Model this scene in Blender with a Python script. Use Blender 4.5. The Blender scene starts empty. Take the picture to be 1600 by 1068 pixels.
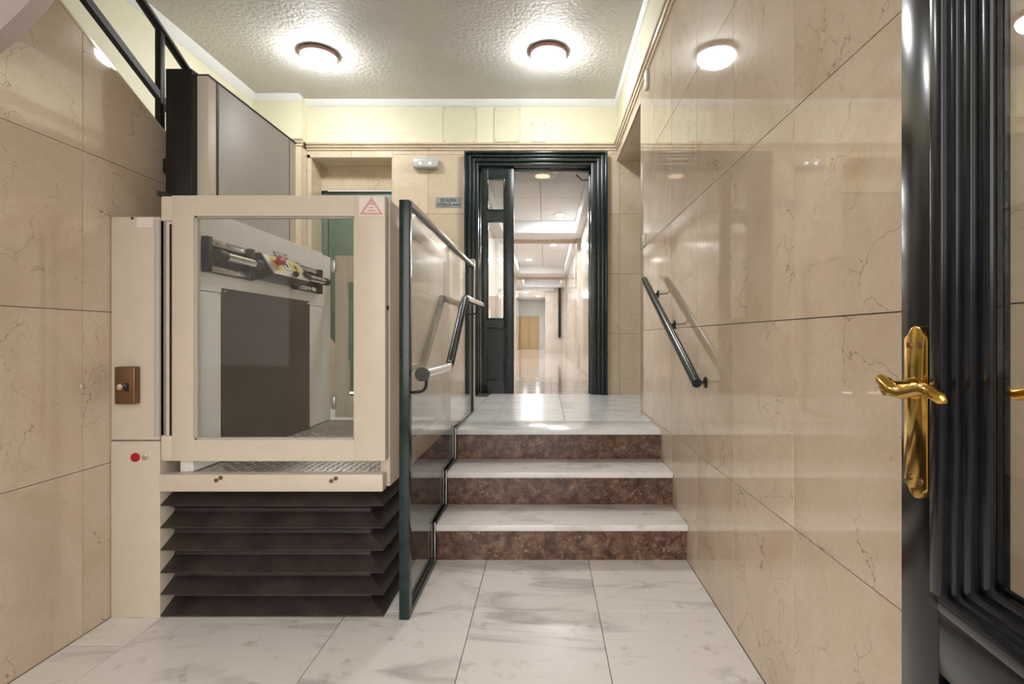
import bpy, bmesh, math, random
from mathutils import Vector, Matrix
random.seed(4)
S = bpy.context.scene
COL = S.collection
# ------------------------------------------------------------------ camera, world, exposure
H, F, VX, VY = 1.08, 800.0, 852.0, 527.0          # eye height, focal length in px, vanishing point
cam = bpy.data.cameras.new('camera'); camo = bpy.data.objects.new('camera', cam); COL.objects.link(camo)
camo.location = (0, 0, H); camo.rotation_euler = (math.pi/2, 0, 0)
cam.sensor_width = 36; cam.lens = 36*F/1600
cam.shift_x = -(VX-800)/1600; cam.shift_y = -(534-VY)/1600
cam.clip_start = .02; cam.clip_end = 100
S.camera = camo
W = bpy.data.worlds.new('daylight'); S.world = W; W.use_nodes = True
W.node_tree.nodes['Background'].inputs[0].default_value = (1, .98, .95, 1)
W.node_tree.nodes['Background'].inputs[1].default_value = 2.7
S.view_settings.view_transform = 'Standard'; S.view_settings.look = 'None'
S.view_settings.exposure = 0.5; S.view_settings.gamma = 1; S.view_settings.use_curve_mapping = False
LAMP, SPOT = 72.0, 760.0                           # emission of lobby lamps / corridor downlights
def PX(x, Y): return (x-VX)*Y/F
def PZ(y, Y): return H-(y-VY)*Y/F
# ------------------------------------------------------------------ materials
def lin(r, g, b):
    f = lambda v: (v/12.92 if v <= .04045 else ((v+.055)/1.055)**2.4)
    return (f(r/255), f(g/255), f(b/255), 1)
class N:
    def __init__(s, name):
        s.m = bpy.data.materials.new(name); s.m.use_nodes = True; s.t = s.m.node_tree
        s.b = s.t.nodes['Principled BSDF']
    def n(s, typ, **kw):
        o = s.t.nodes.new(typ)
        for k, v in kw.items():
            if k.startswith('i_'):
                k = k[2:]; o.inputs[int(k) if k.isdigit() else k].default_value = v
            else: setattr(o, k, v)
        return o
    def l(s, a, b): s.t.links.new(a, b)
    def coords(s, rnd=True):
        tc = s.n('ShaderNodeTexCoord')
        if not rnd: return tc.outputs['Object']
        oi = s.n('ShaderNodeObjectInfo'); mu = s.n('ShaderNodeMath', operation='MULTIPLY', i_1=37.0); s.l(oi.outputs['Random'], mu.inputs[0])
        ad = s.n('ShaderNodeVectorMath', operation='ADD'); s.l(tc.outputs['Object'], ad.inputs[0]); s.l(mu.outputs[0], ad.inputs[1])
        s.rand = oi.outputs['Random']
        return ad.outputs[0]
    def noise(s, co, scale, detail=4, rough=.55, dist=0):
        o = s.n('ShaderNodeTexNoise'); o.inputs['Scale'].default_value = scale; o.inputs['Detail'].default_value = detail
        o.inputs['Roughness'].default_value = rough; o.inputs['Distortion'].default_value = dist
        s.l(co, o.inputs['Vector']); return o.outputs['Fac']
    def ramp(s, fac, stops):
        o = s.n('ShaderNodeValToRGB'); e = o.color_ramp.elements
        while len(e) < len(stops): e.new(.5)
        for k, (p, c) in enumerate(stops): e[k].position = p; e[k].color = c
        s.l(fac, o.inputs[0]); return o.outputs[0]
    def mix(s, fac, a, b, mode='MIX'):
        o = s.n('ShaderNodeMix', data_type='RGBA', blend_type=mode)
        for v, k in ((fac, 0), (a, 6), (b, 7)):
            if hasattr(v, 'links') or hasattr(v, 'is_linked'): s.l(v, o.inputs[k])
            else: o.inputs[k].default_value = v
        return o.outputs[2]
    def bump(s, h, strength, dist=.01):
        o = s.n('ShaderNodeBump'); o.inputs['Strength'].default_value = strength; o.inputs['Distance'].default_value = dist
        s.l(h, o.inputs['Height']); s.l(o.outputs[0], s.b.inputs['Normal'])
    def fin(s, col=None, rough=.4, metal=0, spec=.5):
        if col is not None:
            if hasattr(col, 'links') or hasattr(col, 'is_linked'): s.l(col, s.b.inputs['Base Color'])
            else: s.b.inputs['Base Color'].default_value = col
        s.b.inputs['Roughness'].default_value = rough; s.b.inputs['Metallic'].default_value = metal
        s.b.inputs['Specular IOR Level'].default_value = spec
        return s.m
def plain(name, rgb, rough=.4, metal=0, spec=.5, wear=.06, scale=14):
    k = N(name); co = k.coords(False); f = k.noise(co, scale, 5)
    c = lin(*rgb); d = tuple(v*(1-wear*2) for v in c[:3])+(1,); u = tuple(min(1, v*(1+wear)) for v in c[:3])+(1,)
    return k.fin(k.ramp(f, [(.3, d), (.7, u)]), rough, metal, spec)
def veins(k, co, scale, width, dist):
    w = k.noise(co, scale*.9, 5, .6)
    mv = k.n('ShaderNodeVectorMath', operation='SCALE'); mv.inputs['Scale'].default_value = dist
    cv = k.n('ShaderNodeTexNoise'); cv.inputs['Scale'].default_value = scale*1.3; cv.inputs['Detail'].default_value = 5; k.l(co, cv.inputs['Vector'])
    k.l(cv.outputs['Color'], mv.inputs[0])
    ad = k.n('ShaderNodeVectorMath', operation='ADD'); k.l(co, ad.inputs[0]); k.l(mv.outputs[0], ad.inputs[1])
    v = k.n('ShaderNodeTexVoronoi', feature='DISTANCE_TO_EDGE'); v.inputs['Scale'].default_value = scale; k.l(ad.outputs[0], v.inputs['Vector'])
    r = k.ramp(v.outputs['Distance'], [(0, (1, 1, 1, 1)), (width, (0, 0, 0, 1))])
    m = k.ramp(k.noise(co, scale*.8, 3), [(.46, (0, 0, 0, 1)), (.60, (1, 1, 1, 1))])
    return k.mix(1.0, r, m, 'MULTIPLY')
def marble_wall(name, base, dark, vein, rough):
    k = N(name); co = k.coords()
    c = k.ramp(k.noise(co, 2.2, 7, .6, 1.2), [(.3, lin(*dark)), (.62, lin(*base))])
    fine = k.ramp(k.noise(co, 60, 4, .7), [(.3, (.86, .86, .86, 1)), (.6, (1, 1, 1, 1))]); c = k.mix(.6, c, fine, 'MULTIPLY')
    tone = k.ramp(k.rand, [(0, (.93, .92, .91, 1)), (1, (1, 1, 1, 1))]); c = k.mix(1.0, c, tone, 'MULTIPLY')
    v = veins(k, co, 4.6, .009, .34); f = k.n('ShaderNodeMath', operation='MULTIPLY', i_1=.8); k.l(v, f.inputs[0])
    c = k.mix(f.outputs[0], c, lin(*vein))
    return k.fin(c, rough, 0, .75)
def marble_white(name, base, grey, rough, stain=None):
    k = N(name); co = k.coords()
    mp = k.n('ShaderNodeMapping'); mp.inputs['Rotation'].default_value = (0, 0, .5); mp.inputs['Scale'].default_value = (1.0, 3.2, 1); k.l(co, mp.inputs[0])
    c = k.ramp(k.noise(mp.outputs[0], 1.5, 8, .62, 1.6), [(.30, lin(*grey)), (.50, lin(*base)), (1, lin(*base))])
    sp = k.ramp(k.noise(co, 9, 6, .7), [(.30, lin(*(stain or grey))), (.42, (1, 1, 1, 1))]); c = k.mix(.45, c, sp, 'MULTIPLY')
    return k.fin(c, rough)
M = {}
M['wall'] = marble_wall('cream_marble', (216, 199, 177), (202, 180, 154), (104, 80, 62), .035)
M['wallb'] = marble_wall('cream_marble_back', (222, 207, 181), (208, 189, 160), (128, 104, 78), .12)
M['pale'] = marble_wall('pale_marble', (228, 219, 206), (214, 202, 186), (150, 128, 105), .12)
M['white'] = marble_white('white_marble', (236, 231, 228), (188, 181, 179), .27, (165, 150, 135))
M['landing'] = marble_white('landing_marble', (232, 233, 233), (200, 201, 203), .2)
M['corr'] = marble_white('corridor_marble', (205, 192, 186), (182, 168, 163), .10)
k = N('brown_fossil_marble'); co = k.coords()
c = k.ramp(k.noise(co, 22, 10, .78, .5), [(.36, lin(44, 28, 22)), (.5, lin(98, 70, 57)), (.66, lin(146, 116, 96))])
v = k.n('ShaderNodeTexVoronoi'); v.inputs['Scale'].default_value = 60; k.l(co, v.inputs['Vector'])
sp = k.ramp(v.outputs['Distance'], [(.16, (1, 1, 1, 1)), (.30, (0, 0, 0, 1))]); ms = k.ramp(k.noise(co, 14, 3), [(.50, (0, 0, 0, 1)), (.62, (1, 1, 1, 1))])
M['brown'] = k.fin(k.mix(k.mix(1.0, sp, ms, 'MULTIPLY'), c, lin(186, 150, 116)), .22)
def stucco(name, rgb, rgb2, st, sc=55):
    k = N(name); co = k.coords(False); n1 = k.noise(co, sc, 4, .6); k.bump(n1, st, .012)
    return k.fin(k.ramp(k.noise(co, 1.2, 4), [(.3, lin(*rgb2)), (.7, lin(*rgb))]), .55, 0, .4)
M['ceil'] = stucco('stucco_ceiling', (214, 210, 204), (196, 192, 186), 1.0, 32)
M['cream'] = stucco('cream_paint', (228, 224, 196), (220, 215, 186), .22, 70)
M['coving'] = plain('white_plaster', (236, 238, 238), .6, wear=.02)
M['grout'] = plain('grout', (92, 74, 58), .8)
M['fgrout'] = plain('floor_grout', (96, 84, 74), .8)
M['green'] = plain('dark_green_gloss', (20, 42, 41), .2, wear=.2)
M['greenw'] = plain('worn_green_wood', (36, 44, 44), .3, wear=.3, scale=30)
M['dblack'] = plain('black_gloss_door', (20, 22, 26), .18, wear=.2, scale=40)
M['gdoor'] = plain('sage_green_paint', (104, 122, 104), .4)
M['gdark'] = plain('deep_green_paint', (46, 66, 50), .4)
M['lift'] = plain('lift_cream_enamel', (207, 194, 177), .35, wear=.02)
M['liftw'] = plain('lift_white_enamel', (244, 242, 238), .35, wear=.015)
M['liftg'] = plain('mast_grey_panel', (186, 180, 174), .4, wear=.02)
M['dark'] = plain('charcoal_panel', (66, 58, 56), .45, wear=.08, scale=5)
M['black'] = plain('black_plastic', (22, 20, 20), .4)
M['bellow'] = plain('bellows_fabric', (60, 50, 47), .6, wear=.3, scale=8)
M['chrome'] = plain('chrome', (225, 225, 225), .12, 1, wear=.01)
M['cplate'] = plain('cover_plate_paint', (216, 213, 184), .5, wear=.02)
M['rail'] = plain('light_aluminium_rail', (214, 211, 205), .22, wear=.02)
M['lightgrey'] = plain('light_grey_plastic', (186, 186, 182), .3, wear=.02)
M['steel'] = plain('brushed_aluminium', (205, 202, 196), .3, 1, wear=.03)
M['tread'] = plain('tread_plate_aluminium', (190, 184, 178), .38, .75, wear=.08, scale=30)
M['brass'] = plain('polished_brass', (226, 184, 96), .12, 1, wear=.05)
M['bronze'] = plain('bronze_metal', (128, 98, 72), .35, .8)
M['red'] = plain('red_plastic', (172, 22, 30), .3)
M['yellow'] = plain('yellow_plastic', (232, 208, 60), .4)
M['wp'] = plain('white_plastic', (232, 230, 222), .35, wear=.02)
M['plate'] = plain('grey_sign_metal', (150, 155, 158), .4)
M['ink'] = plain('black_ink', (20, 20, 22), .6)
M['redink'] = plain('red_ink', (186, 66, 52), .6)
M['pinkwhite'] = plain('sticker_white', (226, 214, 206), .4, wear=.01)
M['rim'] = plain('lamp_rim_copper', (118, 88, 78), .35, .6)
M['beige'] = plain('beige_laminate', (206, 180, 136), .4, wear=.03)
M['ctile'] = plain('white_ceiling_tile', (232, 232, 232), .6, wear=.01)
M['timber'] = plain('pale_timber', (204, 186, 166), .5, wear=.1)
M['plaster'] = plain('pinkish_plaster', (196, 182, 180), .7, wear=.02)
def glass(name, tint, ior=1.5):
    k = N(name); t = k.t; t.nodes.remove(k.b); out = t.nodes['Material Output']
    tr = k.n('ShaderNodeBsdfTransparent', i_0=tint); gl = k.n('ShaderNodeBsdfGlossy'); gl.inputs['Roughness'].default_value = .01
    lw = k.n('ShaderNodeLayerWeight'); lw.inputs['Blend'].default_value = .5; f0 = ((ior-1)/(ior+1))**2   # Schlick, the same from both sides
    pw = k.n('ShaderNodeMath', operation='POWER', i_1=5.0); k.l(lw.outputs['Facing'], pw.inputs[0])
    fr = k.n('ShaderNodeMath', operation='MULTIPLY_ADD', i_1=1-f0, i_2=f0); k.l(pw.outputs[0], fr.inputs[0]); mx = k.n('ShaderNodeMixShader')
    k.l(fr.outputs[0], mx.inputs[0]); k.l(tr.outputs[0], mx.inputs[1]); k.l(gl.outputs[0], mx.inputs[2]); k.l(mx.outputs[0], out.inputs[0])
    return k.m
M['glass'] = glass('clear_glass', (.985, .99, .985, 1), 1.5)
M['dglass'] = glass('door_glass', (.98, .985, .98, 1), 1.7)
def emit(name, rgb, st):
    k = N(name); k.b.inputs['Emission Color'].default_value = rgb; k.b.inputs['Emission Strength'].default_value = st
    return k.fin((.9, .9, .9, 1), .4)
M['lamp'] = emit('lamp_glass', (.97, .985, 1, 1), LAMP)
M['spot'] = emit('downlight_lens', (.98, .985, 1, 1), SPOT)
M['warm'] = emit('warm_lens', (1, .66, .42, 1), .7)
M['led'] = emit('led_lens', (1, .98, .92, 1), 6.0)
# ------------------------------------------------------------------ mesh builder
class B:
    def __init__(s): s.bm = bmesh.new()
    def add(s, bm2):
        me = bpy.data.meshes.new('t'); bm2.to_mesh(me); bm2.free(); s.bm.from_mesh(me); bpy.data.meshes.remove(me); return s
    def box(s, x0, x1, y0, y1, z0, z1, bev=0, seg=2):
        b = bmesh.new(); bmesh.ops.create_cube(b, size=1)
        for v in b.verts: v.co = ((x0+x1)/2+v.co.x*(x1-x0), (y0+y1)/2+v.co.y*(y1-y0), (z0+z1)/2+v.co.z*(z1-z0))
        if bev: bmesh.ops.bevel(b, geom=b.edges[:], offset=bev, segments=seg, affect='EDGES', profile=.5)
        return s.add(b)
    def prism(s, pts, d, off, bev=0):
        """closed outline pts (3D) extruded by vector d"""
        b = bmesh.new(); off = Vector(off); d = Vector(d)
        a = [b.verts.new(Vector(p)+off) for p in pts]; c = [b.verts.new(Vector(p)+off+d) for p in pts]
        n = len(pts); b.faces.new(a); b.faces.new(c[::-1])
        for i in range(n): b.faces.new((a[i], c[i], c[(i+1) % n], a[(i+1) % n]))
        bmesh.ops.recalc_face_normals(b, faces=b.faces[:])
        if bev: bmesh.ops.bevel(b, geom=b.edges[:], offset=bev, segments=2, affect='EDGES', profile=.5)
        return s.add(b)
    def tube(s, pts, r, n=16, caps=True):
        b = bmesh.new(); pts = [Vector(p) for p in pts]; rr = r if isinstance(r, (list, tuple)) else [r]*len(pts)
        rings = []; up = None
        for i, p in enumerate(pts):
            a = pts[max(0, i-1)]; c = pts[min(len(pts)-1, i+1)]; t = (c-a).normalized()
            if up is None: up = Vector((0, 0, 1)) if abs(t.z) < .9 else Vector((1, 0, 0))
            x = t.cross(up).normalized(); y = x.cross(t).normalized(); up = y
            rings.append([b.verts.new(p+rr[i]*(math.cos(2*math.pi*k/n)*x+math.sin(2*math.pi*k/n)*y)) for k in range(n)])
        for i in range(len(rings)-1):
            for k in range(n): b.faces.new((rings[i][k], rings[i][(k+1) % n], rings[i+1][(k+1) % n], rings[i+1][k]))
        if caps: b.faces.new(rings[0][::-1]); b.faces.new(rings[-1])
        bmesh.ops.recalc_face_normals(b, faces=b.faces[:])
        return s.add(b)
    def lathe(s, prof, c, axis='z', n=40):
        b = bmesh.new(); rings = []; c = Vector(c)
        for r, h in prof:
            ring = []
            for k in range(n):
                a = 2*math.pi*k/n; u, w = r*math.cos(a), r*math.sin(a)
                ring.append(b.verts.new(c+Vector({'z': (u, w, h), 'y': (u, h, w), 'x': (h, u, w)}[axis])))
            rings.append(ring)
        for i in range(len(rings)-1):
            for k in range(n): b.faces.new((rings[i][k], rings[i][(k+1) % n], rings[i+1][(k+1) % n], rings[i+1][k]))
        b.faces.new(rings[0]); b.faces.new(rings[-1])
        bmesh.ops.recalc_face_normals(b, faces=b.faces[:])
        return s.add(b)
    def go(s, name, mat, parent=None, local=False, smooth=True):
        off = Vector((0, 0, 0))
        if not local:
            p = parent
            while p is not None: off += p.location; p = p.parent
        bmesh.ops.translate(s.bm, vec=-off, verts=s.bm.verts[:])
        if parent is None:                     # a thing of one mesh: origin at its base
            lo = Vector([min(v.co[i] for v in s.bm.verts) for i in range(3)]); hi = Vector([max(v.co[i] for v in s.bm.verts) for i in range(3)])
            base = Vector(((lo.x+hi.x)/2, (lo.y+hi.y)/2, lo.z)); bmesh.ops.translate(s.bm, vec=-base, verts=s.bm.verts[:])
        me = bpy.data.meshes.new(name); s.bm.to_mesh(me); s.bm.free()
        if smooth:
            for f in me.polygons: f.use_smooth = True
            me.set_sharp_from_angle(angle=math.radians(32))
        me.materials.append(M[mat]); o = bpy.data.objects.new(name, me); COL.objects.link(o)
        if parent is None: o.location = base
        else: o.parent = parent
        return o
def fillet(pts, r, n=6):
    """polyline with rounded corners"""
    P = [Vector(p) for p in pts]; out = [P[0]]
    for i in range(1, len(P)-1):
        a = (P[i-1]-P[i]).normalized(); c = (P[i+1]-P[i]).normalized(); p0 = P[i]+a*r; p1 = P[i]+c*r
        for k in range(n+1):
            t = k/n; out.append((1-t)**2*p0+2*t*(1-t)*P[i]+t*t*p1)
    return out+[P[-1]]
def tag(o, label, cat, group=None, kind=None):
    o['label'] = label; o['category'] = cat
    if group: o['group'] = group
    if kind: o['kind'] = kind
    return o
def struct(o, label, cat): return tag(o, label, cat, None, 'structure')
def thing(name, label, cat, loc=(0, 0, 0), rz=0, group=None, kind=None):
    o = bpy.data.objects.new(name, None); COL.objects.link(o); o.location = loc; o.rotation_euler = (0, 0, rz); o.empty_display_size = .1
    return tag(o, label, cat, group, kind)
def part(o, label): o['label'] = label; return o
def box(name, mat, parent, x0, x1, y0, y1, z0, z1, bev=0, local=False): return B().box(x0, x1, y0, y1, z0, z1, bev).go(name, mat, parent, local)
def clip(poly, a, b, c):
    """keep a*u+b*v<=c"""
    out = []
    for i in range(len(poly)):
        p, q = poly[i], poly[(i+1) % len(poly)]; dp = a*p[0]+b*p[1]-c; dq = a*q[0]+b*q[1]-c
        if dp <= 0: out.append(p)
        if dp*dq < 0: t = dp/(dp-dq); out.append((p[0]+t*(q[0]-p[0]), p[1]+t*(q[1]-p[1])))
    return out
G = .0012                                          # half joint
UF = .5355                                         # upper floor height
XR, XL, XS, YB, CEIL = .688, -1.678, -2.74, 4.9, 3.34
# ================================================================== SETTING
# ---- lower floor
fl = struct(box('floor', 'fgrout', None, -1.80, .80, -1.6, 3.36, -.08, -.003), 'white veined marble floor of the lower entrance hall', 'floor')
def slab(parent, mat, x0, x1, y0, y1, z, th=.03):
    return B().box(x0+G, x1-G, y0+G, y1-G, z-th, z, .0015, 1).go('marble_slab', mat, parent)
for x0, x1, ys in ((XL, -1.477, (-.3, .9, 1.80, 1.99)), (-1.477, -.778, (-.3, .95, 1.99)), (-.778, -.283, (-.3, .6, 2.02, 2.50)), (-.283, .21, (-.3, .6, 2.02, 2.50)), (.21, XR, (-.3, .6, 2.02, 2.50))):
    for a, b in zip(ys, ys[1:]): slab(fl, 'white', x0, x1, a, b, 0)
# ---- steps up to the landing
ZR, T, RI = 2.487, .282, .1785
st = thing('staircase', 'three white marble steps with brown fossil stone risers', 'stairs', (0, ZR, 0), kind='structure')
XE = -.527
for i in range(3):
    y = ZR+T*i; z = RI*(i+1)
    B().box(XE, XR, y, y+.03, RI*i-(.02 if i else 0), z-.03, .001, 1).go('riser', 'brown', st)
    y1 = y+T+.02 if i < 2 else 3.36-G
    B().box(XE, XR-.001, y-.026, y1, z-.03, z, .004, 2).go('tread', 'white' if i < 2 else 'landing', st)
    box('core', 'fgrout', st, XE+.004, XR, y+.03, 3.36, RI*i, z-.03)
# ---- landing
ld = struct(box('floor_landing', 'fgrout', None, -2.80, 2.0, 3.362, 5.0, -.05, UF-.003), 'pale marble landing floor at the top of the steps', 'floor')
for x0, x1 in ((-.53, -.34), (-.34, .13), (.13, .66), (.66, 1.2), (1.2, 1.98)): slab(ld, 'landing', x0, x1, 3.36, 4.95, UF)
for i in range(4):
    for a, b in ((3.36, 4.0), (4.0, 4.7)): slab(ld, 'landing', -2.738+.552*i, -2.738+.552*(i+1), a, b, UF)
# ---- right wall
wr = struct(box('wall_right', 'grout', None, XR+.012, XR+.10, -.15, 3.70, -.05, CEIL), 'polished cream marble panel wall beside the steps', 'wall')
rows = (0, .552, 1.13, 1.711, 2.29, 2.872); cols = [-.15, .053, .508, .963, 1.418, 1.873, 2.327, 2.79, 3.25, 3.70]
for a, b in zip(cols, cols[1:]):
    for c, d in zip(rows, rows[1:]): B().box(XR, XR+.014, a+G, b-G, c+G, d-G, .0008, 1).go('marble_panel', 'wall', wr)
box('frieze', 'cream', wr, XR+.004, XR+.014, -.15, 3.70, 2.93, CEIL)
# header over the side opening
hd = struct(box('wall_header', 'cream', None, XR+.004, XR+.26, 3.70, YB, 2.775, CEIL), 'header above the right hand side passage opening', 'wall')
B().box(XR, XR+.26, 3.70, YB-.001, 2.768, 2.775).go('marble_panel', 'wallb', hd); B().box(XR, XR+.004, 3.70, YB-.001, 2.768, 2.872).go('marble_panel', 'wallb', hd)
struct(box('wall_passage', 'wallb', None, 1.98, 2.06, 3.6, 4.9, UF, CEIL), 'end wall of the side passage', 'wall')
struct(box('wall_passage_near', 'wallb', None, XR+.10, 1.98, 3.60, 3.68, 0, CEIL), 'near wall of the side passage', 'wall')
def cornice(name, label, pts_fn, a, b):
    prof = [(0, 2.868), (.010, 2.868), (.012, 2.884), (.005, 2.886), (.005, 2.890), (.022, 2.892), (.026, 2.908), (.012, 2.911), (.012, 2.915), (.034, 2.918), (.036, 2.932), (.0, 2.936)]
    A = [pts_fn(p, h, a) for p, h in prof]; d = Vector(pts_fn(0, 0, b))-Vector(pts_fn(0, 0, a))
    return struct(B().prism(A, d, (0, 0, 0)).go(name, 'wallb'), label, 'trim')
cornice('trim_1', 'thin stepped stone cornice along the right wall', lambda p, h, t: (XR-p, t, h), -.15, YB)
cornice('trim_2', 'thin stepped stone cornice across the back wall', lambda p, h, t: (t, YB-p, h), -2.28, XR)
cornice('trim_3', 'short stepped cornice on the back corner pier', lambda p, h, t: (t, 4.78-p, h), XS, -2.26)
# ---- back wall, with doorway and lift niche
NX0, NX1, NZ, NY = -2.25, -1.457, 2.795, 5.12
DX0, DX1, DZ = -.70, .53, 2.78
wb = thing('wall_back', 'cream marble back wall of the landing below a painted frieze', 'wall', kind='structure')
for x0, x1, z0, z1 in ((-2.80, NX0, UF-.05, CEIL), (NX1, DX0, UF-.05, CEIL), (DX1, 2.06, UF-.05, CEIL), (NX0, NX1, NZ+.006, CEIL), (DX0, DX1, DZ, CEIL)):
    box('backing', 'grout', wb, x0, x1, YB+.012, 5.30 if x1 <= DX0 else 5.06, z0, z1)
rz = (UF, 1.12, 1.69, 2.262, 2.83)
for a, b in ((-2.279, NX0), (NX1, -1.12), (-1.12, -.755), (.575, .71), (.71, 1.3), (1.3, 1.97)):
    for c, d in zip(rz, rz[1:]): B().box(a+G, b-G, YB, YB+.013, c+G, d-G, .0008, 1).go('marble_panel', 'wallb', wb)
vj = (-2.28, -1.86, NX1, -1.12, -.62, -.34, .2, .71, 1.3, 1.97)
for a, b in zip(vj, vj[1:]): B().box(a+G, b-G, YB, YB+.013, (2.83 if a >= NX1 else NZ)+G, 2.868, .0008, 1).go('marble_panel', 'wallb', wb)
box('frieze', 'cream', wb, XS, 1.97, YB+.002, YB+.014, 2.93, CEIL)
# niche lining
for c, d in zip(rz[:-1]+(2.262,), rz[1:-1]+(NZ,)):
    B().box(NX0, NX0+.012, YB+.0, NY, c+G, d-G).go('marble_panel', 'wallb', wb); B().box(NX1-.012, NX1, YB+.001, NY, c+G, d-G).go('marble_panel', 'wallb', wb)
B().box(NX0, NX1, YB+.0, NY, NZ, NZ+.008).go('marble_panel', 'wallb', wb)
for a, b in ((NX0, -1.71), (-1.71, NX1)): B().box(a+G, b-G, NY, NY+.02, 2.55, NZ, .0008, 1).go('marble_panel', 'wallb', wb)
B().box(NX0, NX1, NY, NY+.012, 2.548, 2.552).go('marble_panel', 'wallb', wb)
# corner pier
pr = struct(box('wall_pier', 'grout', None, XS, -2.292, 4.792, 4.9, UF, CEIL), 'cream marble pier in the far left corner', 'wall')
for c, d in zip((UF, 1.12, 1.69, 2.262), (1.12, 1.69, 2.262, 2.868)):
    B().box(XS, -2.28, 4.78, 4.793, c+G, d-G, .0008, 1).go('marble_panel', 'wallb', pr); B().box(-2.293, -2.28, 4.793, YB, c+G, d-G, .0008, 1).go('marble_panel', 'wallb', pr)
B().box(XS, -2.28, 4.784, 4.9, 2.93, CEIL).go('frieze', 'cream', pr)
# ---- left wall: sloping stair stringer
def ztop(y): return 2.197-.525*(y-1.854)
wl = thing('wall_left', 'cream marble wall with sloping top beside the lift', 'wall', kind='structure')
YE = 4.4
def side_poly(y0, y1, z0, z1, drop):
    p = [(y0, z0), (y1, z0), (y1, z1), (y0, z1)]
    return clip(p, .525, 1, 2.197+.525*1.854-drop)
p = side_poly(-.15, YE, -.05, 3.3, .006); B().prism([(XL-.10, u, v) for u, v in p], (.088, 0, 0), (0, 0, 0)).go('backing', 'grout', wl)
lr = (0, .598, 1.178, 1.757, 2.336, 2.915, 3.3); lc = [-.15]+[.037+.455*i for i in range(10)]+[YE]
for a, b in zip(lc, lc[1:]):
    for c, d in zip(lr, lr[1:]):
        q = side_poly(a+G, b-G, c+G, d-G, .002)
        if len(q) > 2 and max(v for u, v in q)-c > .02: B().prism([(XL-.014, u, v) for u, v in q], (.014, 0, 0), (0, 0, 0)).go('marble_panel', 'wall', wl)
B().prism([(XL-.10, -.15, ztop(-.15)-.006), (XL-.10, YE, ztop(YE)-.006), (XL-.10, YE, ztop(YE)+.006), (XL-.10, -.15, ztop(-.15)+.006)], (.102, 0, 0), (0, 0, 0)).go('capping', 'wallb', wl)
ws = struct(box('wall_stairwell', 'cream', None, XS-.08, XS, -.15, 5.0, 0, CEIL), 'cream textured wall behind the upper stair railing', 'wall')
fs = thing('stair_flight', 'upper stair flight climbing behind the left marble wall', 'stairs', (-2.2, 4.5, UF), kind='structure')
for i in range(12):
    y = 4.5-.32*i; z = UF+.168*(i+1)
    B().box(XS, XL-.10, y-.345, y+.02, z-.03, z, .003, 1).go('tread', 'landing', fs); box('riser', 'wallb', fs, XS, XL-.10, y-.02, y, z-.168, z-.03)
rib = [(-1.70, 1.92), (-1.64, 1.945), (-1.5975, 1.98), (-1.55, 2.025), (-1.509, 2.068), (-1.46, 2.14), (-1.43, 2.25), (-1.42, 2.40), (-1.42, 3.335), (-1.70, 3.335)]
struct(B().prism([(u, 1.50, v) for u, v in rib], (0, .05, 0), (0, 0, 0)).go('trim_4', 'plaster'), 'rounded plaster soffit rib in the upper left corner', 'trim')
# ---- ceiling, coving, added entrance wall and street
struct(box('ceiling', 'ceil', None, XS-.08, 2.06, -.15, 5.06, CEIL, CEIL+.1), 'rough grey white stucco ceiling with two round lamps', 'ceiling')
def coving(name, label, pts, d): return struct(B().prism(pts, d, (0, 0, 0)).go(name, 'coving'), label, 'trim')
coving('trim_5', 'white coving above the back wall', [(XS, YB, 3.285), (XS, YB-.012, 3.29), (XS, YB-.05, 3.333), (XS, YB-.05, CEIL-.001), (XS, YB, CEIL-.001)], (XR-XS, 0, 0))
coving('trim_6', 'white coving along the left stairwell wall', [(XS, -.1, 3.275), (XS+.012, -.1, 3.28), (XS+.06, -.1, 3.333), (XS+.06, -.1, CEIL-.001), (XS, -.1, CEIL-.001)], (0, 4.9, 0))
coving('trim_7', 'white coving above the right wall', [(XR+.004, -.1, 3.30), (XR-.01, -.1, 3.305), (XR-.03, -.1, CEIL-.001), (XR+.004, -.1, CEIL-.001)], (0, 4.95, 0))
coving('trim_8', 'short white coving over the corner pier', [(XS, 4.784, 3.285), (XS, 4.772, 3.29), (XS, 4.734, 3.333), (XS, 4.734, CEIL-.001), (XS, 4.784, CEIL-.001)], (XS*0+.46, 0, 0))
we = thing('wall_entrance_added', 'unseen cream entrance wall with a wide opening made up to let in daylight', 'wall', (0, -.2, 0), kind='structure')  # unseen wall behind the camera, made up; wide opening lets daylight in
for x0, x1, z0, z1 in ((XS, -1.30, 0, CEIL), (.50, XR+.1, 0, CEIL), (-1.30, .50, 3.05, CEIL)): box('wall_section', 'cream', we, x0, x1, -.30, -.15, z0, z1)
struct(box('floor_street_added', 'fgrout', None, -14, 14, -16, -1.6, -.20, -.02), 'unseen street pavement added so daylight enters from above', 'pavement')  # unseen ground, added to block sky light from below the doorway
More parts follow.
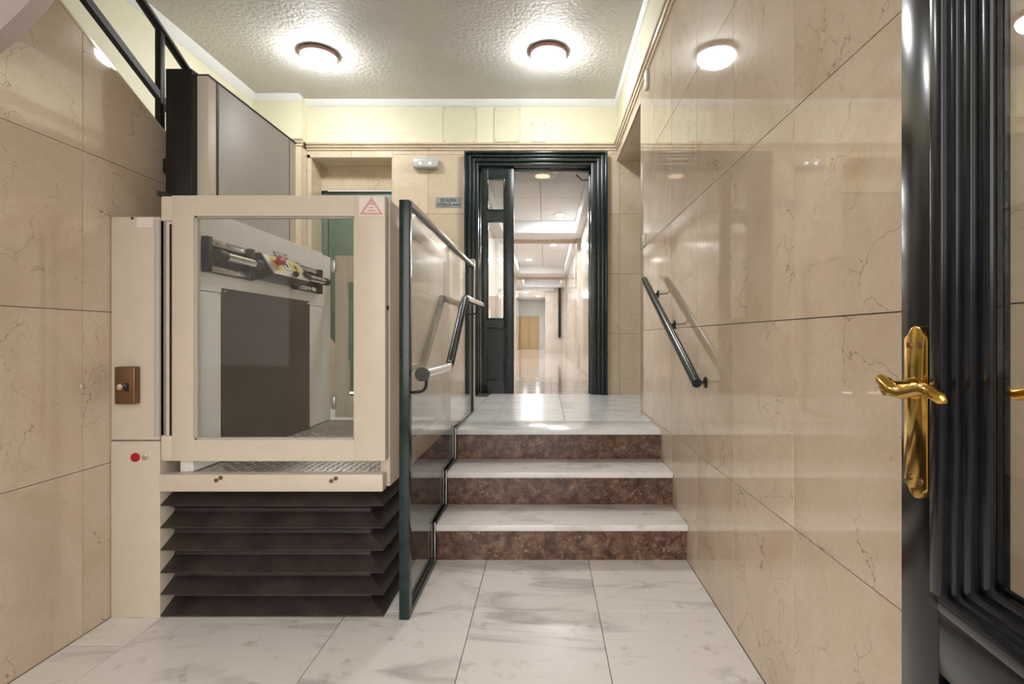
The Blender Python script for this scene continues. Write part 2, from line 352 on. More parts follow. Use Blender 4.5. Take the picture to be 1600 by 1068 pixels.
# ================================================================== CORRIDOR
CZ, CT = 2.82, 3.02
fc = struct(box('floor_corridor', 'corr', None, -1.3, .75, 7.4, 26, UF-.05, UF), 'glossy pinkish marble floor of the long corridor', 'floor')
B().box(-1.3, .75, 5.0, 7.4, UF-.05, UF-.003).go('bedding', 'fgrout', fc)
for j in range(4):
    for i in range(3): slab(fc, 'corr', -1.3+.683*i, -1.3+.683*(i+1), 4.96+.61*j, 4.96+.61*(j+1), UF)
cw = struct(box('wall_corridor_right', 'pale', None, .62, .72, 5.06, 18.2, UF, 3.1), 'pale marble right wall of the corridor', 'wall')
for y0, y1 in ((9.0, 9.4), (14.6, 15.2)): box('pilaster', 'pale', cw, .555, .62, y0, y1, UF, CZ)
for y in (6.2, 7.4, 8.6, 10.6, 11.8, 13.0): B().box(.612, .621, y, y+1.19, UF+.01, 1.7).go('marble_panel', 'pale', cw); B().box(.612, .621, y, y+1.19, 1.703, CZ).go('marble_panel', 'pale', cw)
cl = struct(box('wall_corridor_left', 'pale', None, -.98, -.88, 5.30, 14.8, UF, 3.1), 'pale marble left wall of the corridor', 'wall')
for y0, y1 in ((9.0, 9.4), (14.4, 14.8)): box('pilaster', 'pale', cl, -.88, -.82, y0, y1, UF, CZ)
struct(box('wall_corridor_far_left', 'pale', None, -1.30, -1.20, 14.8, 24, UF, 3.1), 'far left wall of the corridor', 'wall')
cf = struct(box('wall_corridor_cross', 'pale', None, 0, .72, 18.0, 24, UF, 3.1), 'pale wall narrowing the far end of the corridor', 'wall')
ce = thing('ceiling_corridor', 'white coffered tile ceiling of the corridor', 'ceiling', (0, 5.06, CZ), kind='structure')
for y0, y1 in ((5.06, 5.72), (8.5, 9.35), (13.9, 14.9), (17.6, 18.3)): box('beam', 'coving', ce, -1.2, .62, y0, y1, CZ, 3.1)
for y0, y1 in ((5.72, 8.5), (9.35, 13.9), (14.9, 17.6)):
    box('coffer_side', 'coving', ce, .50, .62, y0, y1, CZ, 3.1); box('coffer_side', 'coving', ce, -1.2, -.70, y0, y1, CZ, 3.1)
    n = max(2, round((y1-y0)/.69))
    for j in range(n):
        a = y0+(y1-y0)*j/n; b = y0+(y1-y0)*(j+1)/n
        for u, w in ((-.70, -.065), (-.065, .50)): B().box(u+.006, w-.006, a+.006, b-.006, CT, CT+.012).go('ceiling_tile', 'ctile', ce)
    box('grid', 'plate', ce, -.70, .50, y0, y1, CT+.008, CT+.03)
box('slab_end', 'coving', ce, -1.2, 0, 18.3, 24.1, CZ, 3.1)
for z0, y in ((2.76, 9.1), (2.76, 14.85)): part(box('header_board', 'timber', ce, -.82, .555, y, y+.08, z0, CZ), 'pale timber header board')
box('header_board', 'coving', ce, -1.2, .3, 17.9, 18.0, 2.72, CZ)
we2 = struct(box('wall_corridor_end', 'coving', None, -1.3, .1, 24.0, 24.1, UF, 3.1), 'end wall of the corridor', 'wall')
cab = thing('closet', 'beige closet doors at the far end of the corridor', 'closet', (-.75, 23.9, UF))
for i in range(2): B().box(-1.17+.42*i+.004, -1.17+.42*(i+1)-.004, 23.9, 23.94, UF, 2.04, .004, 1).go('closet_door', 'beige', cab)
box('closet_frame', 'beige', cab, -1.19, -.30, 23.94, 23.995, UF, 2.07)
pp = tag(B().tube([(.50, 17.93, 1.08), (.50, 17.93, 3.05)], .045).go('downpipe', 'black'), 'black vertical pipe on the far corridor wall', 'pipe')
def downlight(x, y, z, label, mat='spot', r=.085):
    t = thing('downlight', label, 'lamp', (x, y, z), group='corridor downlights')
    B().lathe([(r, 0), (r+.025, 0), (r+.025, -.006), (r, -.010)], (x, y, z)).go('trim_ring', 'wp', t)
    B().lathe([(.001, -.012), (r*.6, -.011), (r, -.006), (r, -.002), (.001, -.002)], (x, y, z)).go('lens', mat, t)
downlight(-.03, 5.50, CZ, 'warm recessed lamp in the soffit just inside the doorway', 'warm', .12)
downlight(.23, 8.08, CT, 'bright downlight in the nearest corridor coffer')
downlight(.17, 10.7, CT, 'right hand downlight in the second corridor coffer'); downlight(-.40, 12.7, CT, 'left hand downlight in the second corridor coffer')
downlight(-.35, 16.4, CT, 'downlight in the third corridor coffer')
downlight(-.75, 19.6, CZ, 'left downlight near the corridor end'); downlight(-.30, 21.5, CZ, 'farthest downlight before the beige closet')
# ================================================================== DOORWAY
d1 = thing('door_1', 'dark green double door frame with narrow glazed leaf', 'door', (0, YB, UF), kind='structure')
def ring(name, xo0, xo1, xi0, xi1, zo, zi, y0, y1, mat='green', bev=.004):
    b = B()
    b.box(xo0, xi0, y0, y1, UF, zo, bev); b.box(xi1, xo1, y0, y1, UF, zo, bev); b.box(xi0-.002, xi1+.002, y0, y1, zi, zo, bev)
    return b.go(name, mat, d1)
OX0, OX1, OZ = PX(727, YB), PX(948, YB), PZ(240, YB)
ring('casing', OX0, OX1, OX0+.022, OX1-.022, OZ, OZ-.022, YB-.075, YB+.01, 'green', .007)
ring('casing', OX0+.018, OX1-.018, OX0+.06, OX1-.06, OZ-.018, OZ-.05, YB-.055, YB+.03, 'greenw', .012)
ring('casing', OX0+.055, OX1-.055, OX0+.095, OX1-.095, OZ-.045, OZ-.085, YB-.035, YB+.05, 'greenw', .010)
ring('casing', OX0+.09, OX1-.09, OX0+.125, OX1-.15, OZ-.08, OZ-.12, YB-.015, YB+.10, 'greenw', .008)
ring('jamb', OX0+.10, OX1-.12, OX0+.135, OX1-.165, OZ-.10, OZ-.135, YB+.08, YB+.16, 'green', .004)
lf = bpy.data.objects.new('door_leaf', None); COL.objects.link(lf); lf.parent = d1; lf.location = (0, 0, 0)
a0, a1, g0, g1 = PX(752, 4.94), PX(803, 4.94), PX(763, 4.94), PX(787, 4.94)
zz = [UF+.005, PZ(592, 4.94), PZ(513, 4.94), PZ(497, 4.94), PZ(347, 4.94), PZ(328, 4.94), PZ(281, 4.94), PZ(262, 4.94)]
b = B(); b.box(a0, g0, 4.92, 4.965, zz[0], zz[7], .003); b.box(g1, a1, 4.92, 4.965, zz[0], zz[7], .003)
for z0, z1 in ((zz[0], zz[1]), (zz[2], zz[3]), (zz[4], zz[5]), (zz[6], zz[7])): b.box(g0-.001, g1+.001, 4.921, 4.964, z0, z1)
b.go('leaf_frame', 'greenw', lf)
def mould(x0, x1, z0, z1, y, w=.014):
    b = B()
    for q in ((x0, x0+w, z0, z1), (x1-w, x1, z0, z1), (x0, x1, z0, z0+w), (x0, x1, z1-w, z1)): b.box(q[0], q[1], y-.008, y+.03, q[2], q[3], .004)
    return b.go('moulding', 'green', lf)
for z0, z1 in ((zz[1], zz[2]), (zz[3], zz[4]), (zz[5], zz[6])): mould(g0-.012, g1+.012, z0-.012, z1+.012, 4.92)
B().box(g0-.001, g1+.001, 4.935, 4.955, zz[1], zz[2]).go('panel', 'greenw', lf)
B().box(g0, g1, 4.940, 4.946, zz[3], zz[4]).go('pane', 'dglass', lf); B().box(g0, g1, 4.940, 4.946, zz[5], zz[6]).go('pane', 'dglass', lf)
B().prism([(.432, 5.00, UF+.01), (.472, 5.00, UF+.01), (.69, 5.62, UF+.01), (.65, 5.63, UF+.01)][:4], (0, 0, 2.12), (0, 0, 0)).go('open_leaf', 'greenw', d1)
B().tube([(.30, 4.99, 2.665), (.36, 5.02, 2.62), (.44, 5.02, 2.625)], .006, 8).go('closer_arm', 'black', d1)
# lift shaft door in the niche
d2 = thing('door_2', 'sage green elevator door set in a marble niche', 'door', (-1.85, NY, UF), kind='structure')
box('door_frame', 'gdark', d2, NX0, NX1, NY+.02, NY+.05, UF, 2.548); B().box(NX0, -2.175, NY+.0, NY+.03, UF, 2.51, .003).go('door_jamb', 'gdoor', d2)
B().box(-2.168, NX1, NY+.006, NY+.03, UF, 2.51, .003).go('door_panel', 'gdoor', d2)
# ================================================================== PLATFORM LIFT
Y0 = 1.973
lift = thing('platform_lift', 'cream platform lift with glazed gate and black bellows beside the left wall', 'lift', (-1.05, 2.6, 0))
XC0, XC1 = XL+.003, PX(250, Y0)
colm = B().box(XC0, XC1, Y0, 2.13, .684, PZ(338, Y0), .006).go('column', 'lift', lift)
B().box(XC0, XC1, Y0, 2.13, .0, .680, .004).go('lower_cover', 'lift', colm)
B().box(XC1-.022, XC1, Y0-.003, Y0+.02, .70, 1.535, .002).go('shaded_edge', 'liftg', colm)  # darker grey strip paints the shade on the column's right side
ks = B().box(PX(188, Y0), PX(220, Y0), Y0-.03, Y0+.001, PZ(630, Y0), PZ(572, Y0), .006, 3).go('key_switch', 'bronze', colm)
B().lathe([(.011, 0), (.011, -.014), (.007, -.016), (.001, -.016)], (PX(201, Y0), Y0-.03, PZ(603, Y0)), 'y', 20).go('key_barrel', 'chrome', colm)
B().box(PX(205, Y0), PX(211, Y0), Y0-.032, Y0-.029, PZ(610, Y0), PZ(597, Y0)).go('key_plate', 'black', colm)
B().lathe([(.017, .001), (.017, -.004), (.001, -.005)], (PX(212, Y0), Y0, PZ(714, Y0)), 'y', 28).go('red_disc', 'red', colm)
B().lathe([(.012, .001), (.012, -.005), (.007, -.007), (.001, -.006)], (PX(228, Y0), Y0, PZ(714, Y0)), 'y', 24).go('lock', 'chrome', colm)
B().lathe([(.005, .001), (.005, -.002), (.001, -.002)], (PX(207, Y0), Y0, PZ(341, Y0)), 'y', 16).go('hole_plug', 'black', colm)
B().box(PX(214, Y0), PX(239, Y0), Y0-.0012, Y0, PZ(355, Y0), PZ(339.5, Y0)).go('sticker', 'pinkwhite', colm)
# gate
YG = 1.955
gx0, gx1, gz0, gz1 = PX(268, YG), PX(602, YG), PZ(720, YG), PZ(305, YG)
wx0, wx1, wz0, wz1 = PX(302, YG), PX(553, YG), PZ(687, YG), PZ(337, YG)
b = B(); b.box(gx0, wx0, YG, YG+.04, gz0, gz1, .003); b.box(wx1, gx1, YG, YG+.04, gz0, gz1, .003); b.box(wx0-.001, wx1+.001, YG+.0004, YG+.0396, gz0, wz0); b.box(wx0-.001, wx1+.001, YG+.0004, YG+.0396, wz1, gz1)
gate = b.go('gate', 'lift', lift)
b = B()
for q in ((wx0, wx0+.006, wz0, wz1), (wx1-.006, wx1, wz0, wz1), (wx0, wx1, wz0, wz0+.006), (wx0, wx1, wz1-.006, wz1)): b.box(q[0], q[1], YG+.012, YG+.03, q[2], q[3])
b.go('gasket', 'liftg', gate)
B().box(wx0, wx1, YG+.018, YG+.024, wz0, wz1).go('glass', 'glass', gate)
hx = PX(260, YG)
B().tube([(hx, YG+.02, PZ(690, YG)), (hx, YG+.02, PZ(345, YG))], .014, 20).go('hinge_post', 'lift', gate)
for ya, yb in ((345, 306), (720, 680)): B().box(PX(251, YG), PX(268.5, YG), YG+.0, YG+.045, PZ(ya, YG), PZ(yb, YG), .005).go('hinge', 'lift', gate)
B().prism([(PX(245, YG), YG, PZ(297, YG)), (PX(268, YG), YG, PZ(303, YG)), (PX(268, YG), YG, PZ(306, YG)), (PX(246, YG), YG, PZ(306, YG))], (0, .05, 0), (0, 0, 0)).go('hinge_cap', 'black', gate)
B().box(hx+.012, hx+.019, YG-.001, YG+.004, PZ(680, YG), PZ(350, YG)).go('hinge_gap', 'black', gate)
B().lathe([(.009, 0), (.009, .004), (.001, .005)], (gx1, YG+.025, PZ(480, YG)), 'x', 16).go('latch_hole', 'black', gate)
# triangular warning sticker
sx0, sx1, sz0, sz1 = PX(561, YG), PX(600, YG), PZ(337, YG), PZ(306.5, YG)
sk = B().box(sx0, sx1, YG-.0012, YG, sz0, sz1).go('warning_sticker', 'pinkwhite', gate)
def tri(w, name, mat, y):
    cx = (sx0+sx1)/2; p = [Vector((sx0+.004, 0, sz0+.005)), Vector((sx1-.004, 0, sz0+.005)), Vector((cx, 0, sz1-.004))]; c = sum(p, Vector())/3
    b = B()
    for i in range(3):
        a, d = p[i]+(c-p[i])*w, p[(i+1) % 3]+(c-p[(i+1) % 3])*w; a2, d2 = a+(c-a)*.09, d+(c-d)*.09
        b.prism([a, d, d2, a2], (0, .0006, 0), (0, y, 0))
    return b.go(name, mat, gate)
tri(0, 'warning_triangle', 'redink', YG-.0018); tri(.2, 'warning_triangle', 'redink', YG-.0018)
b = B()
for k, w in ((.26, .030), (.42, .018), (.60, .022), (.72, .010)): zc = sz0+(sz1-sz0)*k; cx = (sx0+sx1)/2; b.box(cx-w/2, cx+w/2, YG-.0018, YG-.0012, zc-.0012, zc+.0012)
b.go('warning_lines', 'redink', gate)
# sill, platform
sill = B().box(PX(248, 1.945), PX(598, 1.945), 1.945, 1.99, PZ(768, 1.945), PZ(741, 1.945), .004).go('sill', 'lift', lift)
for px, py in ((338, 750), (345, 746), (518, 751), (525, 747)): B().lathe([(.008, .001), (.008, -.003), (.001, -.004)], (PX(px, 1.945), 1.945, PZ(py, 1.945)), 'y', 16).go('bolt', 'bronze', sill)
PXR = -.622
plat = B().box(-1.44, PXR, 1.985, 3.28, .50, .553, .002).go('platform', 'tread', lift)
b = bmesh.new(); PT = .0285
for i in range(int(.75/PT)):
    for j in range(int(1.27/PT)):
        cx, cy = -1.365+PT*(i+.5), 1.995+PT*(j+.5); a = math.pi/4 if (i+j) % 2 else -math.pi/4
        u = Vector((math.cos(a), math.sin(a), 0))*.0135; w = Vector((-math.sin(a), math.cos(a), 0))*.0048; c0 = Vector((cx, cy, .553)); t = Vector((0, 0, .0028))
        vs = [b.verts.new(c0+q) for q in (u, w, -u, -w)]+[b.verts.new(c0+t+q*.55) for q in (u, w, -u, -w)]
        b.faces.new(vs[4:])
        for n in range(4): b.faces.new((vs[n], vs[(n+1) % 4], vs[4+(n+1) % 4], vs[4+n]))
o = B().add(b).go('tread_pattern', 'tread', plat, smooth=False); o['kind'] = 'stuff'
# bellows: saw-tooth pleats with mitred corners
b = bmesh.new(); zs = [PZ(768, 1.96)-.0]; lev = [(PZ(767, 1.96), 0.004)]
for zr in (.431, .345, .259, .172, .088, .006): lev += [(zr+.040, .004), (zr+.036, .012), (zr+.003, .078), (zr, .078), (zr-.016, .030), (zr-.034, .0)]
lev = [(z, d) for z, d in lev if z > .002]; rings = []
for z, d in lev:
    x0, x1, y0, y1 = -1.4845, -.702+d, 2.052-d, 3.18+d
    rings.append([b.verts.new(p) for p in ((x0, y0, z), (x1, y0, z), (x1, y1, z), (x0, y1, z))])
for r0, r1 in zip(rings, rings[1:]):
    for n in range(4): b.faces.new((r0[n], r0[(n+1) % 4], r1[(n+1) % 4], r1[n]))
b.faces.new(rings[0]); bmesh.ops.recalc_face_normals(b, faces=b.faces[:])
B().add(b).go('bellows', 'bellow', lift, smooth=False)
# mast
mz = 2.205
mast = B().box(-1.535, -1.45, 2.20, 2.975, 0, mz, .003).go('mast', 'lift', lift)
B().box(-1.606, -1.495, 2.165, 2.34, 0, mz+.012, .003).go('mast_channel', 'black', mast)
B().box(-1.606, -1.535, 2.34, 2.96, 0, mz-.01, .003).go('mast_back', 'black', mast)
B().box(-1.452, -1.446, 2.27, 2.89, .9, mz-.006, .001).go('mast_panel', 'liftg', mast)
for y in (2.262, 2.894): B().box(-1.4505, -1.447, y-.006, y+.006, .9, mz-.004).go('mast_groove', 'dark', mast)
B().box(-1.535, -1.445, 2.198, 2.977, mz, mz+.005).go('mast_cap', 'dark', mast)
br = B().box(-1.676, -1.60, 2.24, 2.30, 1.80, 1.865, .006).go('wall_clamp', 'black', mast)
# control wall
XW = -1.376
cwall = B().box(XW-.05, XW-.012, 2.0, 3.28, .555, 1.592, .002).go('control_wall', 'liftw', lift)
for y0, y1, z0, z1, m in ((2.0, 3.165, 1.270, 1.600, 'liftw'), (2.0, 2.172, .556, 1.266, 'liftw'), (2.985, 3.165, .556, 1.266, 'liftw'), (3.172, 3.28, .556, 1.592, 'liftw')):
    B().box(XW-.012, XW, y0, y1, z0, z1, .0015, 1).go('wall_panel', m, cwall)
dk = B().box(XW-.012, XW+.004, 2.175, 2.982, .556, 1.290, .001, 1).go('dark_panel', 'dark', cwall)
for y, z in ((2.195, 1.278), (2.965, 1.278)): B().lathe([(.006, 0), (.005, .003), (.001, .003)], (XW+.004, y, z), 'x', 12).go('screw', 'chrome', cwall)
def grab(y0, y1):
    g = B().box(XW, XW+.010, y0, y1, 1.345, 1.485, .003).go('grab_bar_plate', 'black', cwall)
    for a in (y0, y1-.03): B().box(XW+.002, XW+.030, a, a+.03, 1.343, 1.487, .003).go('grab_bar_block', 'black', cwall)
    for z in (1.466, 1.362): B().box(XW+.010, XW+.022, y0+.028, y1-.028, z-.012, z+.012, .003).go('chrome_strip', 'chrome', cwall)
    B().tube([(XW+.065, y0+.045, 1.412), (XW+.065, y1-.06, 1.412)], .017, 20).go('grab_bar', 'chrome', cwall)
    for a, b_ in ((y0, y0+.05), (y1-.065, y1-.02)):
        B().tube([(XW+.065, a, 1.412), (XW+.065, b_, 1.412)], .022, 20).go('grab_bar_end', 'black', cwall)
        B().box(XW+.008, XW+.06, a+.008, b_-.008, 1.398, 1.426, .004).go('grab_bar_arm', 'black', cwall)
grab(2.045, 2.375); grab(2.775, 3.10)
cy0, cy1 = 2.425, 2.80
cp = B().prism([(XW, cy0, 1.355), (XW, cy0, 1.482), (XW+.026, cy0, 1.482), (XW+.088, cy0, 1.385), (XW+.06, cy0, 1.365)], (0, cy1-cy0, 0), (0, 0, 0)).go('control_box', 'black', cwall)
p0, p1 = Vector((XW+.026, 0, 1.482)), Vector((XW+.088, 0, 1.385)); nn = Vector((.097, 0, .062)).normalized(); du = (p1-p0)
def face(y0, y1, t0, t1, h, name, mat):
    q = [p0+du*t0, p0+du*t1]; return B().prism([(q[0].x, y0, q[0].z), (q[1].x, y0, q[1].z), (q[1].x, y1, q[1].z), (q[0].x, y1, q[0].z)], nn*h, (0, 0, 0)).go(name, mat, cwall)
face(cy0+.006, cy1-.004, .02, 1.0, .003, 'control_face', 'steel')
def knob(y, t, prof, name, mat):
    c = p0+du*t; b = B().lathe(prof, (0, 0, 0), 'z', 24); R_ = Vector((0, 0, 1)).rotation_difference(nn).to_matrix().to_4x4()
    bmesh.ops.transform(b.bm, matrix=Matrix.Translation((c.x, y, c.z)) @ R_, verts=b.bm.verts[:]); return b.go(name, mat, cwall)
knob(2.515, .42, [(.042, .002), (.042, .006), (.001, .006)], 'button_ring', 'yellow')
knob(2.515, .42, [(.016, .006), (.016, .022), (.027, .026), (.027, .038), (.018, .044), (.001, .045)], 'emergency_button', 'red')
face(2.585, 2.645, .15, .62, .006, 'call_button', 'wp'); face(2.675, 2.735, .15, .62, .006, 'call_button', 'yellow')
face(2.607, 2.623, .28, .50, .008, 'button_mark', 'ink'); face(2.697, 2.713, .28, .50, .008, 'button_mark', 'ink')
knob(2.655, .80, [(.016, .002), (.016, .010), (.010, .022), (.001, .022)], 'key_knob', 'black')
st_ = B().box(XW, XW+.001, 2.58, 2.73, 1.488, 1.522).go('sticker', 'pinkwhite', cwall)
for y, z in ((2.592, 1.512), (2.60, 1.498), (2.70, 1.516), (2.715, 1.500)): B().box(XW+.001, XW+.0016, y, y+.012, z-.006, z+.003).go('sticker_mark', 'ink', cwall)
# right side guard and rear gate of the lift
sg = B().box(-.645, -.605, 1.998, 2.19, .50, 1.618, .004).go('side_post', 'lift', lift)
b = B().box(-.640, -.610, 2.19, 3.24, 1.555, 1.612, .004).box(-.640, -.610, 2.19, 3.24, .50, .60, .004).box(-.645, -.605, 3.20, 3.28, .50, 1.618, .004); sf = b.go('side_frame', 'lift', lift)
B().box(-.628, -.622, 2.19, 3.20, .60, 1.555).go('side_glass', 'glass', sf)
b = B(); ry = 3.31
b.box(-1.36, -1.285, ry, ry+.035, UF+.03, 1.61, .003).box(-.70, -.625, ry, ry+.035, UF+.03, 1.61, .003).box(-1.286, -.699, ry, ry+.035, UF+.03, .70, .002).box(-1.286, -.699, ry, ry+.035, 1.44, 1.61, .002)
rg = b.go('rear_gate', 'lift', lift)
B().box(-1.286, -.699, ry+.012, ry+.018, .70, 1.44).go('glass', 'glass', rg)
for z in (.62, 1.50): B().box(-1.376, -1.352, ry-.02, ry+.02, z, z+.08, .004).go('hinge', 'steel', rg)
# ================================================================== GLASS SCREEN WITH HANDRAIL
gs = thing('glass_screen', 'glass screen with dark green post between lift and steps', 'screen', (-.54, 2.9, 0))
B().box(PX(625, Y0), PX(641, Y0), 1.958, 2.0, 0, PZ(313, Y0), .003).go('front_post', 'green', gs)
pane = [(2.0, .02), (3.04, .02), (3.04, .556), (3.775, .556), (3.775, 1.603), (2.0, 1.603)]
B().prism([(-.545, u, v) for u, v in pane], (.008, 0, 0), (0, 0, 0)).go('glass', 'glass', gs)
B().box(-.556, -.526, 2.0, 3.78, 1.600, 1.622, .004).go('top_rail', 'rail', gs); B().box(-.550, -.532, 2.0, 3.775, 1.590, 1.600).go('gasket', 'black', gs)
B().box(-.562, -.522, 3.775, 3.82, UF, 1.66, .004).go('end_post', 'rail', gs)
B().box(-.549, -.529, 3.768, 3.776, UF, 1.60).go('gasket', 'black', gs)
b = B().box(-.560, -.548, 2.0, 2.46, 0, .024).box(-.534, -.522, 2.0, 2.46, 0, .024).go('floor_channel', 'greenw', gs)
for i in range(3):
    y = ZR+T*i-.026; z = RI*(i+1); y1 = y+T if i < 2 else 3.77
    B().box(-.534, -.524, y, y1, z, z+.014, .002, 1).go('tread_channel', 'greenw', gs); B().box(-.534, XE, y-.004, y+.012, z-RI, z+.014, .001, 1).go('edge_trim', 'steel', gs)
XHR = -.47
path = fillet([(XHR, 1.965, .940), (XHR, 2.51, .937), (XHR, 3.0, 1.312), (XHR, 3.77, 1.318)], .03)
hr = B().tube(path, .0205, 20).go('handrail', 'green', gs)
B().tube([(XHR, 1.948, .940), (XHR, 1.968, .940)], .027, 24).go('end_cap', 'black', gs)
B().tube([(XHR, 1.975, .940), (XHR, 2.46, .9373)], .0212, 20).go('chrome_sleeve', 'chrome', gs); B().tube([(XHR, 3.06, 1.3125), (XHR, 3.77, 1.318)], .0212, 20).go('chrome_sleeve', 'chrome', gs)
for y, z in ((2.02, .938), (3.55, 1.316)): B().tube(fillet([(XHR, y, z-.015), (XHR, y, z-.07), (-.537, y, z-.075)], .03), .006, 10).go('bracket', 'black', gs)
# ================================================================== WALL HANDRAIL
wh = thing('wall_handrail', 'straight dark green tube handrail sloping down the right marble wall', 'handrail', (XR, 2.6, .9))
XH = XR-.07; A, Z_ = Vector((XH, 3.19, 1.437)), Vector((XH, 2.085, .893))
B().tube([A, Z_], .0205, 24).go('rail', 'green', wh)
for t in (.06, .42, .90):
    p = A+(Z_-A)*t; B().tube(fillet([p+Vector((0, 0, -.012)), p+Vector((0, 0, -.055)), (XR, p.y, p.z-.06)], .025), .006, 10).go('bracket', 'black', wh)
    B().lathe([(.024, 0), (.024, -.005), (.008, -.009), (.001, -.009)], (XR, p.y, p.z-.06), 'x', 24).go('rosette', 'black', wh)
# ================================================================== STAIR RAILING (upper left)
rl = thing('stair_railing', 'black metal railing above the sloping left wall', 'railing', (XL-.05, 2.2, ztop(2.2)))
XRL = XL-.045
def rz_(y, o): return ztop(y)+o
B().tube([(XRL, .4, rz_(.4, .49)), (XRL, 3.2, rz_(3.2, .49))], .019, 14).go('top_rail', 'black', rl)
b = B(); b.prism([(XRL-.012, .4, rz_(.4, .20)), (XRL-.012, 3.2, rz_(3.2, .20)), (XRL-.012, 3.2, rz_(3.2, .165)), (XRL-.012, .4, rz_(.4, .165))], (.024, 0, 0), (0, 0, 0)); b.go('lower_rail', 'black', rl)
for y in (1.30, 2.29, 3.18): B().box(XRL-.013, XRL+.013, y-.015, y+.015, rz_(y, -.008), rz_(y, .49), .003).go('post', 'black', rl)
# ================================================================== ENTRANCE DOOR (open, at the right)
ang = math.atan2(.995, .0971)
ed = thing('entrance_door', 'black glazed entrance door standing open at the right with brass handle', 'door', (.428, -.016, 0), ang)
Wd, TH = .74, .042
def dx(s): return Wd-s
def dbox(b, s0, s1, y0, y1, z0, z1, bev=.002): return b.box(dx(s1), dx(s0), y0, y1, z0, z1, bev)
b = B(); dbox(b, 0, .08, -TH, 0, .012, 2.45, .003); dbox(b, Wd-.09, Wd, -TH, 0, .012, 2.45, .003); dbox(b, .079, Wd-.089, -TH+.0005, -.0005, .66, .75); dbox(b, .079, Wd-.089, -TH+.0005, -.0005, 2.35, 2.45); dbox(b, .079, Wd-.089, -TH+.0005, -.0005, .012, .12)
b.go('door_frame', 'dblack', ed, True)
def dmould(s0, s1, z0, z1, w, h, name='moulding', side=0):
    b = B(); y0, y1 = (-.018, h) if side == 0 else (-TH-h, -TH+.018)
    for q in ((s0, s0+w, z0, z1), (s1-w, s1, z0, z1), (s0, s1, z0, z0+w), (s0, s1, z1-w, z1)): dbox(b, q[0], q[1], y0, y1, q[2], q[3], .005)
    return b.go(name, 'dblack', ed, True)
s1 = Wd-.09
for off, w, h in ((0, .024, .012), (.022, .016, .004), (.036, .018, -.001), (.052, .020, -.009)):
    for sd in (0, 1): dmould(.079+off, s1-off, .745+off*.7, 2.355-off, w, h, side=sd)
dbox(B(), .149, s1-.07, -.024, -.018, .79, 2.29, 0).go('glass', 'dglass', ed, True)
for off, w, h in ((0, .018, .008), (.016, .014, .001)): dmould(.092+off, s1-.013-off, .12+off, .655-off, w, h)
dbox(B(), .10, s1-.02, -.030, -.014, .12, .655, .001).go('lower_panel', 'dblack', ed, True)
def ogee(sc, z0, z1, w):
    r = [(-.5*w, z0+.024), (-.49*w, z0+.018), (-.44*w, z0+.0145), (-.34*w, z0+.0125), (-.28*w, z0+.008), (-.2*w, z0+.003), (0, z0), (.2*w, z0+.003), (.28*w, z0+.008), (.34*w, z0+.0125), (.44*w, z0+.0145), (.49*w, z0+.018), (.5*w, z0+.024)]
    t = [(a, z0+z1-c) for a, c in r][::-1]; return [(sc+a, c) for a, c in r+t]
for sd in (0, 1):
    y, d = (0, 1) if sd == 0 else (-TH, -1)
    pl = B().prism([(dx(s), y, z) for s, z in ogee(.046, .868, 1.096, .052)], (0, .008*d, 0), (0, 0, 0), .0025).go('escutcheon', 'brass', ed, True)
    for s in (.034, .058):
        for z in (.893, 1.070): B().lathe([(.0045, 0), (.0045, .0035*d), (.001, .004*d)], (dx(s), y+.006*d, z), 'y', 12).go('screw', 'bronze', ed, True)
    B().lathe([(.015, 0), (.013, .010*d), (.010, .016*d), (.010, .04*d)], (dx(.046), y+.006*d, 1.013), 'y', 24).go('lever_neck', 'brass', ed, True)
    q = [(s_+.008, o_*.84, z_) for s_, o_, z_ in ((.030, .052, 1.022), (.034, .056, 1.024), (.044, .056, 1.019), (.058, .055, 1.012), (.078, .055, 1.010), (.098, .055, 1.015), (.118, .054, 1.020), (.136, .053, 1.017), (.148, .052, 1.011), (.153, .052, 1.009))]
    B().tube([(dx(s), y+o_*d, z) for s, o_, z in q], [.004, .0075, .0095, .0088, .0074, .0068, .0074, .0082, .0065, .0025], 16).go('lever', 'brass', ed, True)
B().tube([(0, -.02, .20), (0, -.02, 2.30)], .008, 10).go('hinge_pin', 'dblack', ed, True)
# ================================================================== LAMPS AND SMALL THINGS
def lamp(x, y, label):
    t = thing('ceiling_lamp', label, 'lamp', (x, y, CEIL), group='round lobby ceiling lamps')
    B().lathe([(.150, 0), (.153, -.012), (.150, -.028), (.142, -.034), (.130, -.034), (.130, -.020), (.12, 0)], (x, y, CEIL), n=56).go('rim', 'rim', t)
    B().lathe([(.131, -.028), (.130, -.050), (.118, -.076), (.09, -.098), (.05, -.110), (.001, -.114)], (x, y, CEIL), n=56).go('glass_dome', 'lamp', t)
lamp(PX(498, 4.08), 4.08, 'round ceiling lamp with copper rim above the platform lift'); lamp(PX(857, 4.05), 4.05, 'round ceiling lamp with copper rim in front of the green doorway')
def plate(x0, x1, y0, y1, label, n):
    t = thing('cover_plate', label, 'cover plate', (PX((x0+x1)/2, YB), YB, PZ(y1, YB)), group='painted cover plates')
    a, b_, c, d = PX(x0, YB), PX(x1, YB), PZ(y1, YB), min(PZ(y0, YB), CEIL-.062)
    B().box(a-.004, b_+.004, YB-.002, YB+.002, c-.004, d+.003).go('gap', 'timber', t); B().box(a, b_, YB-.010, YB, c, d, .002, 1).go('cover', 'cplate', t)
    for x in (a+.015, b_-.015):
        for z in (c+.015, d-.015): B().lathe([(.005, 0), (.004, -.002), (.001, -.002)], (x, YB-.010, z), 'y', 10).go('screw', 'bronze', t)
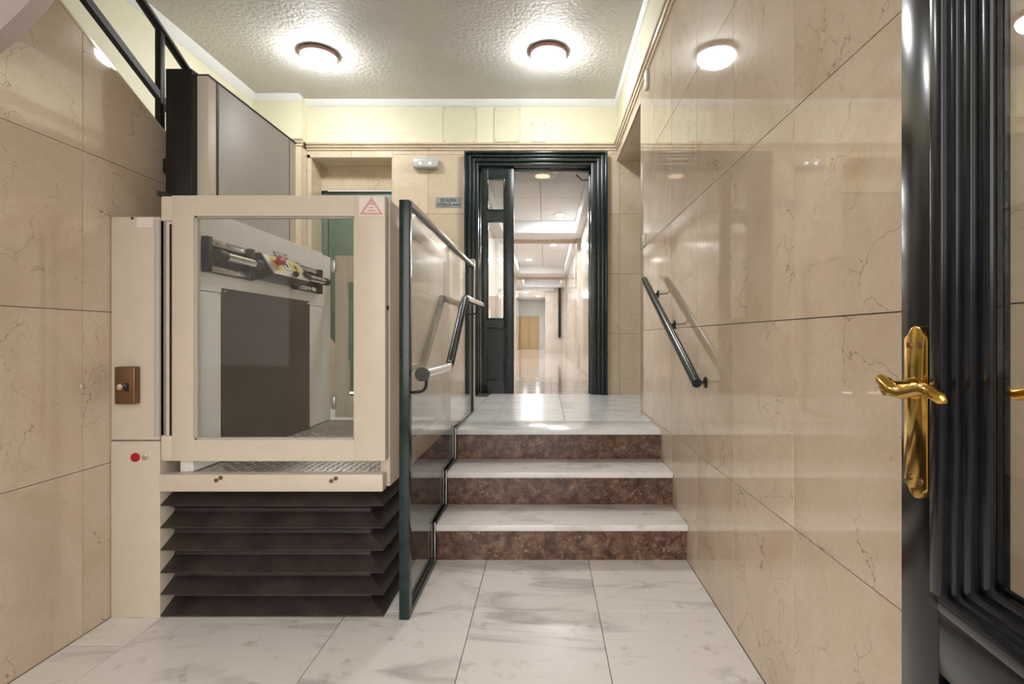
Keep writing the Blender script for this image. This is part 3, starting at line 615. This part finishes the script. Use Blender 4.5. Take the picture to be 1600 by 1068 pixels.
plate(693, 743, 160, 224, 'largest square cream cover plate on the frieze', 4); plate(772, 812, 159, 222, 'middle cream cover plate with chipped corner on the frieze', 4); plate(830, 853, 191, 222, 'smallest cream cover plate above the doorway', 4)
em = thing('emergency_light', 'white emergency light fixture on the back wall above the sign', 'emergency light', (PX(666, YB), YB, PZ(265, YB)))
B().box(PX(647, YB), PX(686, YB), YB-.065, YB, PZ(265, YB), PZ(249, YB), .018, 3).go('housing', 'lightgrey', em)
for px in (659, 674): B().lathe([(.010, 0), (.008, -.004), (.001, -.005)], (PX(px, YB), YB-.064, PZ(258.5, YB)), 'y', 14).go('led', 'led', em)
sgn = thing('wall_sign', 'small grey metal plaque reading ESCALERA INTERIOR beside the green doorway', 'sign', (PX(700.5, YB), YB, PZ(324, YB)))
B().box(PX(681, YB), PX(720, YB), YB-.005, YB, PZ(324, YB), PZ(308, YB), .001, 1).go('plate', 'plate', sgn)
def text(body, x, z, h, w, parent):
    cu = bpy.data.curves.new('lettering', 'FONT'); cu.body = body; cu.size = 1; cu.offset = .018
    o = bpy.data.objects.new('t', cu); COL.objects.link(o); dg = bpy.context.evaluated_depsgraph_get(); me = bpy.data.meshes.new_from_object(o.evaluated_get(dg)); bpy.data.objects.remove(o)
    xs = [v.co.x for v in me.vertices]; ys = [v.co.y for v in me.vertices]; a, b_, c, d = min(xs), max(xs), min(ys), max(ys)
    bm = bmesh.new(); bm.from_mesh(me)
    for v in bm.verts: v.co = (x+(v.co.x-a)/(b_-a)*w, YB-.0056, z+(v.co.y-c)/(d-c)*h)
    return B().add(bm).go('lettering', 'ink', parent, smooth=False)
text('ESCALERA', PX(688.5, YB), PZ(315.3, YB), .032, PX(713, YB)-PX(688.5, YB), sgn); text('INTERIOR', PX(683.5, YB), PZ(322.6, YB), .032, PX(705, YB)-PX(683.5, YB), sgn)
B().box(PX(706.5, YB), PX(718, YB), YB-.0060, YB-.004, PZ(320.8, YB), PZ(319.4, YB)).go('lettering', 'ink', sgn)
dt = thing('motion_detector', 'small white motion detector high on the left stairwell wall', 'detector', (XS, 4.55, PZ(182, 4.55)))
B().box(XS, XS+.075, 4.50, 4.60, PZ(181, 4.55), PZ(158, 4.55), .02, 3).go('housing', 'wp', dt); B().lathe([(.028, 0), (.026, .008), (.014, .016), (.001, .019)], (XS+.072, 4.55, PZ(172, 4.55)), 'x', 20).go('lens', 'pinkwhite', dt)
sw = thing('wall_switch', 'small white switch on the right wall above the handrail', 'switch', (XR, 3.53, 1.71))
B().box(XR-.012, XR, 3.49, 3.57, 1.71, 1.79, .003).go('cover', 'wp', sw); B().box(XR-.017, XR-.010, 3.51, 3.55, 1.73, 1.77, .003).go('rocker', 'pinkwhite', sw)
jb = thing('junction_box', 'small white box high on the right wall below the cornice', 'junction box', (XR, 3.42, 2.80))
B().box(XR-.022, XR, 3.39, 3.46, 2.74, 2.86, .005).go('cover', 'wp', jb); B().lathe([(.005, 0), (.004, -.002), (.001, -.002)], (XR-.022, 3.425, 2.80), 'x', 10).go('screw', 'bronze', jb)
